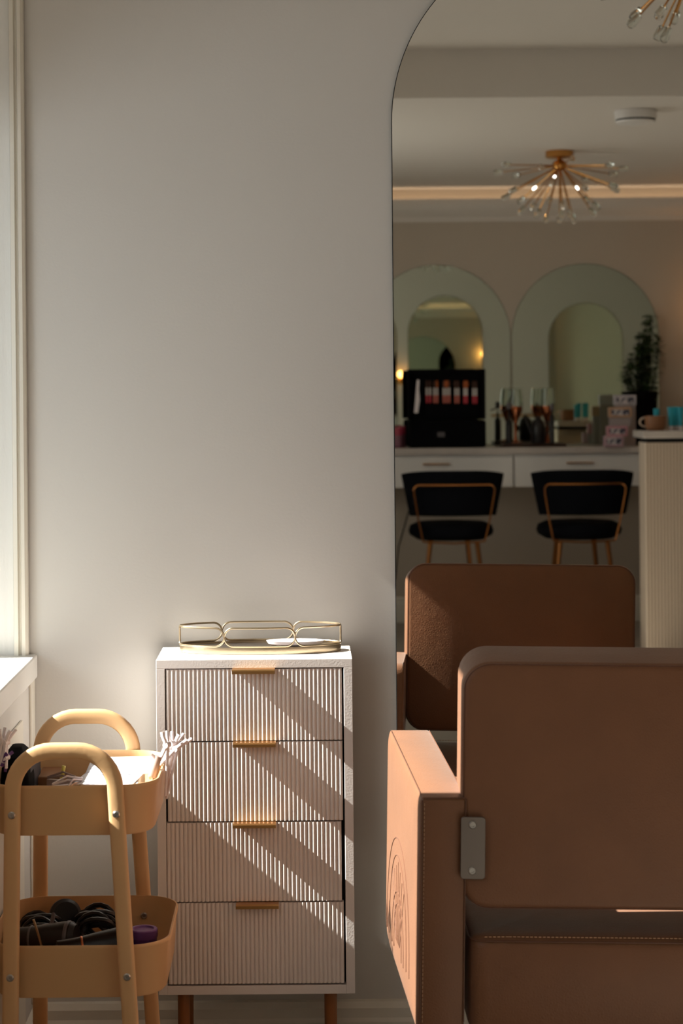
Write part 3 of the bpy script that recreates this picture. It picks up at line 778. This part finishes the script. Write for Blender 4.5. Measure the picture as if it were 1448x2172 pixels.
for i, (px, g) in enumerate(bx):
    x = R(px, 860, pc).x; zb_ = bandz-0.055-0.004*g*0.3; yb_ = ly+0.020
    t = empty('makeup_brush', (x, yb_, zb_), '%s makeup brush from the left in the open case, %s handle band' % (ordn[i], cname[g]), 'makeup brush', 'makeup brushes standing in the open case')
    MB().lathe([(0.005, 0.03), (0.0065, 0.04), (0.0065, 0.08)]).build('handle', hcol[g], t)
    MB().lathe([(0.0067, 0.078), (0.006, 0.125)]).build('ferrule', M_ferr, t)
    big = 0.017 if i in (5,) else (0.012 if i in (7, 10) else 0.008)
    MB().lathe([(0.006, 0.124), (big, 0.142), (big*0.95, 0.156), (big*0.5, 0.170)]).build('bristles', M_amber if i in (3, 5, 9, 10) else M_skin, t)
sp = MB().loft([[R(a, b, pc-0.01) + Vector((0, dy, 0)) for a, b in ((878, 876), (886, 876), (890, 848), (888, 826), (889, 806), (884, 806))] for dy in (0, 0.003)])
for_ = sp; o = for_.build('pale_spatula', M_white); tag(o, 'pale flat spatula standing at the left inside the makeup case lid', 'spatula')

# jars left of the case
for k, (px, h, m, lab) in enumerate(((848, 0.12, M_pinkc, 'pink capped jar left of the black makeup case'), (861, 0.13, M_pinkc, 'darker pink jar squeezed against the makeup case'))):
    q = R(px, 940, 12.1); t = empty('cosmetic_jar', (q.x - (0.012 if k == 0 else 0.024), q.y - 0.07*k, 1.1005), lab, 'jar', 'pink jars left of the makeup case')
    MB().lathe([(0.024, 0), (0.026, 0.004), (0.026, h*0.62)]).build('jar_body', M_mauve, t); MB().lathe([(0.027, h*0.62), (0.027, h*0.95), (0.024, h)]).build('lid', m, t)

# dark tray with copper goblets and black bottles
q0, q1 = R(1063, 945, 12.1), R(1197, 945, 12.1)
o = MB().box(q0.x, q1.x, q0.y-0.09, q0.y+0.09, 1.101, 1.122).build('wooden_tray', mat('dark_walnut', (58, 38, 28), 0.5, var=0.3), bevel=0.003)
tag(o, 'dark wooden tray with bottles and goblets on the marble counter', 'tray')
for k, (px, lab) in enumerate(((1093, 'left copper goblet with a clear glass cup on the dark tray'), (1160, 'right copper goblet with a clear glass cup on the dark tray'))):
    q = R(px, 900, 12.14); t = empty('copper_goblet', (q.x, q.y, 1.1225), lab, 'goblet', 'copper goblets on the dark tray')
    MB().lathe([(0.046, 0), (0.046, 0.004), (0.014, 0.014), (0.010, 0.05), (0.011, 0.12), (0.024, 0.155), (0.042, 0.195), (0.044, 0.225)]).build('stem_and_bowl', M_copper, t)
    b = MB(); n = 28
    prof = [(0.045, 0.226), (0.046, 0.26), (0.038, 0.335), (0.035, 0.335), (0.043, 0.26), (0.042, 0.228)]
    b.lathe(prof); b.build('glass_cup', M_glassd, t)
q = R(1079, 900, 12.03); t = empty('pump_bottle', (q.x, q.y, 1.1225), 'slim black pump bottle in front of the left copper goblet', 'bottle')
MB().lathe([(0.020, 0), (0.021, 0.004), (0.021, 0.13), (0.008, 0.15), (0.008, 0.175)]).build('bottle_body', M_black, t); MB().tube([(0, 0, 0.17), (0, 0, 0.21), (-0.045, 0, 0.195)], 0.005, 8).build('pump', M_black, t)
MB().lathe([(0.014, 0.21), (0.016, 0.22), (0.014, 0.25)]).build('cap', M_grey, t)
q = R(1141, 900, 12.035); t = empty('black_kettle', (q.x, q.y, 1.1225), 'squat black spouted pot between the two copper goblets', 'pot')
MB().lathe([(0.040, 0), (0.044, 0.006), (0.044, 0.09), (0.036, 0.13), (0.018, 0.15), (0.006, 0.165)]).build('pot_body', M_black, t)
MB().tube([(-0.04, 0, 0.06), (-0.058, 0, 0.10), (-0.075, 0, 0.155)], 0.010, 8, r_end=0.005).build('spout', M_black, t)
MB().tube([(0.03, 0, 0.12), (0.06, 0, 0.13), (0.065, 0, 0.08), (0.04, 0, 0.04)], 0.005, 8).build('handle', M_black, t)
q = R(1162, 900, 12.02); t = empty('dark_bottle', (q.x+0.02, q.y+0.03, 1.1225), 'tall dark bottle before the right copper goblet', 'bottle')
MB().lathe([(0.014, 0), (0.014, 0.16), (0.006, 0.18), (0.006, 0.2)]).build('bottle_body', M_black, t); MB().lathe([(0.012, 0.2), (0.012, 0.235), (0.009, 0.24)]).build('cap', M_grey, t)

# tiered display of small printed boxes
tiers = [((1281, 1322), (925, 947), (206, 170, 180), 11.9), ((1287, 1331), (904, 926), (206, 150, 160), 11.95), ((1291, 1340), (864, 904), (200, 160, 130), 12.0), ((1302, 1349), (838, 864), (196, 190, 198), 12.05)]
labs = ['lowest pink box at the front of the stepped box display', 'rose coloured box, second step of the box display', 'peach coloured box, third step of the box display', 'pale grey box topmost of the box display, in front of the plant']
zb_ = 1.101
prevz = 1.101
M_card = mat('card_stand', (170, 160, 160), 0.7)
for k, ((xa, xb), (ya, yb), c, p) in enumerate(tiers):
    a, b_ = R(xa, ya, p), R(xb, yb, p)
    z1 = a.z; z0 = z1-0.062
    if z0-1.101 > 0.008:
        o = MB().box(a.x+0.006, b_.x-0.004, a.y-0.055, a.y-0.004, 1.101, z0-0.001).build('riser_block', M_card, bevel=0.001)
        tag(o, ('', 'lower grey riser under the rose box', 'middle grey riser under the peach box', 'tallest grey riser under the top box')[k], 'display riser', 'risers of the box display')
    else: z0 = 1.101
    t = empty('product_box', ((a.x+b_.x)/2, a.y-0.03, z0), labs[k], 'box', 'small printed boxes of the stepped display')
    MB().box(a.x, b_.x, a.y-0.056, a.y, z0, z1).xform(rel(t)).build('carton', mat('carton_%d' % k, c, 0.5), t, bevel=0.002)
    MB().box(a.x+0.014, b_.x-0.014, a.y, a.y+0.0012, z0+0.014, z1-0.014).xform(rel(t)).build('printed_label', print_mat('label_%d' % k, (220, 212, 216), (74, 74, 92)), t, smooth=False)

# plant in a black pot
pp = 12.275
q = R(1362, 860, pp)
pl = empty('potted_plant', (q.x, q.y, 1.1005), 'tall leafy green plant in a black pot at the right end of the makeup counter', 'plant')
MB().lathe([(0.070, 0), (0.078, 0.01), (0.092, 0.30), (0.098, 0.33), (0.090, 0.33), (0.086, 0.30)]).build('pot', M_blackmatte, pl)
stems = MB(); leaves = MB(); dl = MB()
ztop = R(1376, 668, pp).z - 1.10
def leaf(mb_, c, dirv, L, W):
    d = Vector(dirv).normalized(); s_ = d.cross(Vector((0, 0, 1)))
    s_ = s_.normalized() if s_.length > 1e-3 else Vector((1, 0, 0)); nn = s_.cross(d)*0.0015; c = Vector(c)
    pts = [(0, 0.1), (0.25, 0.8), (0.5, 1.0), (0.8, 0.6), (1, 0.05)]
    loops = []
    for f, ww in pts:
        base = c + d*L*f - Vector((0, 0, 1))*L*0.25*f*f
        loops.append([base+s_*W*ww/2, base+nn, base-s_*W*ww/2, base-nn])
    mb_.loft(loops)
for (px_, hh_, lean) in ((1380, ztop, 0.01), (1366, ztop*0.86, -0.01), (1352, ztop*0.70, -0.02), (1341, ztop*0.62, -0.03), (1390, ztop*0.85, 0.02), (1372, ztop*0.78, 0.0)):
    sx = R(px_, 700, pp).x - q.x
    for k in range(1):
        base = Vector((sx*0.5, random.uniform(-0.03, 0.03), 0.29)); tipp = Vector((sx, random.uniform(-0.05, 0.05), hh_))
        stems.tube([base, base.lerp(tipp, 0.5)+Vector((lean, 0, 0)), tipp], 0.0035, 6, r_end=0.0015)
        n = int((hh_-0.30)/0.0075)
        for j in range(n*2):
            f = (j+1)/n/2; c = base.lerp(tipp, f)+Vector((lean*math.sin(PI*f), 0, 0)); a = random.uniform(0, 2*PI)
            leaf(leaves if random.random() < 0.55 else dl, c, (math.cos(a), math.sin(a), random.uniform(-0.2, 0.7)), random.uniform(0.035, 0.06), random.uniform(0.02, 0.034))
stems.build('stems', M_stem, pl); leaves.build('foliage', M_green, pl); dl.build('dark_foliage', M_dgreen, pl)

# ================================================================ RECEPTION DESK
pr = 10.5; yr = 2*YM - pr
ql = R(1344, 915, pr+0.26); qp = R(1356, 1100, pr+0.18)
qz = R(1400, 914, pr).z
rd = empty('reception_desk', (2.5, yr-0.25, 0), 'reception desk with fluted beige front and marble top, right of the stools', 'desk')
n = int((3.35-qp.x)/0.0175); pts = []
x0 = qp.x
for k in range(n):
    for j in range(5):
        a = PI*j/4; pts.append((x0+0.0175*(k+0.1+0.8*(1-math.cos(a))/2), yr+0.006*math.sin(a)))
x1 = x0+0.0175*n
pts += [(x1, yr), (x1, yr-0.18), (x0, yr-0.18), (x0, yr)]
MB().loft([[(x, y, z) for x, y in pts] for z in (0.0, qz-0.062)]).xform(rel(rd)).build('fluted_body', M_flute, rd, angle=50)
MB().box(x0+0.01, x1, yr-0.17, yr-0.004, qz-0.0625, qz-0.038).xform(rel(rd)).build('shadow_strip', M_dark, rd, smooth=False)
MB().box(ql.x, x1+0.02, yr-0.30, yr+0.025, qz-0.038, qz).xform(rel(rd)).build('desk_top', M_marble, rd, bevel=0.004)
# mug
mq = R(1390, 910, pr+0.12)
mg = empty('coffee_mug', (mq.x, mq.y, qz+0.0005), 'tan coffee mug with pale handle on the marble reception top', 'mug')
MB().lathe([(0.040, 0), (0.050, 0.006), (0.056, 0.03), (0.058, 0.078), (0.055, 0.078), (0.052, 0.03), (0.045, 0.010)]).build('cup_body', M_tan, mg, angle=60)
MB().tube([(-0.052, 0, 0.068)]+[(-0.055-0.030*math.sin(PI*k/8), 0, 0.045+0.024*math.cos(PI*k/8)) for k in range(9)]+[(-0.05, 0, 0.018)], 0.005, 8).build('handle', mat('pale_glaze', (196, 176, 160), 0.3), mg)
# teal tubes
for k, (px, dp, h, lab) in enumerate(((1392, 0.30, 0.115, 'small teal tube standing behind the coffee mug'), (1422, 0.12, 0.125, 'first teal tube right of the coffee mug'), (1432, 0.16, 0.125, 'second teal tube right of the coffee mug'), (1443, 0.12, 0.125, 'teal tube at the right photo edge on the reception top'))):
    q = R(px, 900, pr+dp); t = empty('teal_tube', (q.x, q.y, qz+0.0005), lab, 'tube', 'teal tubes on the reception top')
    MB().lathe([(0.013, 0), (0.0135, 0.002), (0.0135, 0.022)], n=16).build('cap', M_white, t)
    L = []
    for k2, (f, z) in enumerate(((0.0135, 0.022), (0.0125, 0.07), (0.0135, h))): L.append([(f*(1+0.25*k2/2)*math.cos(2*PI*j/16), f*(1-0.42*k2)*math.sin(2*PI*j/16), z) for j in range(16)])
    MB().loft(L).build('tube_body', M_teal, t)

# ================================================================ CEILING LIGHTS, DETECTOR
def sputnik(loc, label, lit, seed, rad_=0.355, first=None):
    random.seed(seed)
    t = empty('starburst_light', loc, label, 'ceiling light', 'gold starburst ceiling lights')
    MB().lathe([(0.072, 0), (0.074, -0.004), (0.074, -0.032), (0.068, -0.036)], n=36).build('canopy', M_gold, t)
    hub = MB(); hub.lathe([(0.012, -0.036), (0.014, -0.045), (0.035, -0.058), (0.042, -0.075), (0.035, -0.092), (0.012, -0.104)], n=24); hub.build('hub', M_gold, t)
    c = Vector((0, 0, -0.075)); i = 0
    for el, cnt, L in ((4, 10, rad_), (26, 9, rad_*0.98), (50, 7, rad_*0.92), (72, 4, rad_*0.88)):
        for k in range(cnt):
            az = 2*PI*(k+0.35*(el % 3))/cnt + random.uniform(-0.12, 0.12); e = math.radians(el+random.uniform(-4, 4))
            d = Vector((math.cos(az)*math.cos(e), math.sin(az)*math.cos(e), -math.sin(e)))
            rd_ = MB().tube([c+d*0.035, c+d*(L-0.045)], 0.0032, 8).build('rod', M_gold, t)
            p = c+d*(L-0.045)
            MB().lathe([(0.006, -0.004), (0.012, 0.0), (0.0135, 0.012), (0.0155, 0.034), (0.012, 0.046), (0.004, 0.050)], p, d, 14).build('glass_drop', M_glassd, rd_)
            if i in lit: MB().lathe([(0.003, 0.004), (0.0055, 0.010), (0.0055, 0.030), (0.002, 0.036)], c+d*(L*0.55), d, 10).build('lit_bulb', M_bulb, rd_)
            i += 1
    return t
q = R(1186, 322, 10.45); sputnik((q.x, q.y, ZC_LO-0.001), 'gold starburst ceiling light with glass drops, seen whole in the mirror', (12, 15, 17), 3)
q = R(1480, -110, 6.3); sputnik((q.x, q.y, ZC_HI-0.001), 'nearer gold starburst ceiling light, cut by the upper right photo corner', (), 5, 0.345)
q = R(1347, 222, 8.95)
sd_ = empty('smoke_detector', (q.x, q.y, ZC_LO-0.001), 'round white smoke detector on the lower ceiling', 'smoke detector')
MB().lathe([(0.094, 0), (0.095, -0.002), (0.093, -0.040)], n=40).build('housing', M_front, sd_)
MB().lathe([(0.088, -0.040), (0.088, -0.048)], n=40).build('vent_band', M_dark, sd_)
MB().lathe([(0.092, -0.048), (0.088, -0.056), (0.06, -0.060)], n=40).build('cover', M_front, sd_)

# wall sconces giving the warm glow, and a brass rail on the front wall
M_globe_dim = emis('dim_globe', (255, 180, 100), 7.0)
def sconce(x, y, z, s, label, e):
    t = empty('globe_sconce', (x, y, z), label, 'wall lamp', 'globe wall lamps')
    MB().lathe([(0.04, 0), (0.04, 0.01), (0.03, 0.014)], (0, 0, 0), (0, s, 0)).build('wall_plate', M_gold, t)
    MB().tube([(0, s*0.012, 0), (0, s*0.07, 0), (0, s*0.075, 0.03)], 0.006, 8).build('arm', M_gold, t)
    MB().lathe([(0.008, 0), (0.028, 0.012), (0.038, 0.038), (0.030, 0.062), (0.008, 0.074)], (0, s*0.075, 0.03)).build('globe', M_globe if e else M_globe_dim, t)
    return t
sconce(2.66, YB+0.001, 1.90, 1, 'globe wall lamp on the back wall, just outside the right photo edge', 1)
sconce(1.035, 4.199, 1.55, -1, 'globe wall lamp beside the big arched mirror, seen only as a reflection', 0)
rl = empty('brass_rail', (2.2, 4.199, 1.18), 'short brass rail on the front wall, glinting between the goblets', 'rail')
MB().tube([(-0.22, -0.001, 0), (-0.22, -0.03, 0), (0.22, -0.03, 0), (0.22, -0.001, 0)], 0.012, 10).build('bar', M_brass, rl)
# thin dark cable by the left stool
q = [R(868, 1085, 12.3), R(858, 1120, 12.3), R(845, 1160, 12.35), R(838, 1230, 12.35)]
for p in q: p.y = YB+0.006
o = MB().tube(q, 0.004, 6).build('power_cable', M_black); tag(o, 'thin dark cable hanging down the back wall left of the left stool', 'cable')
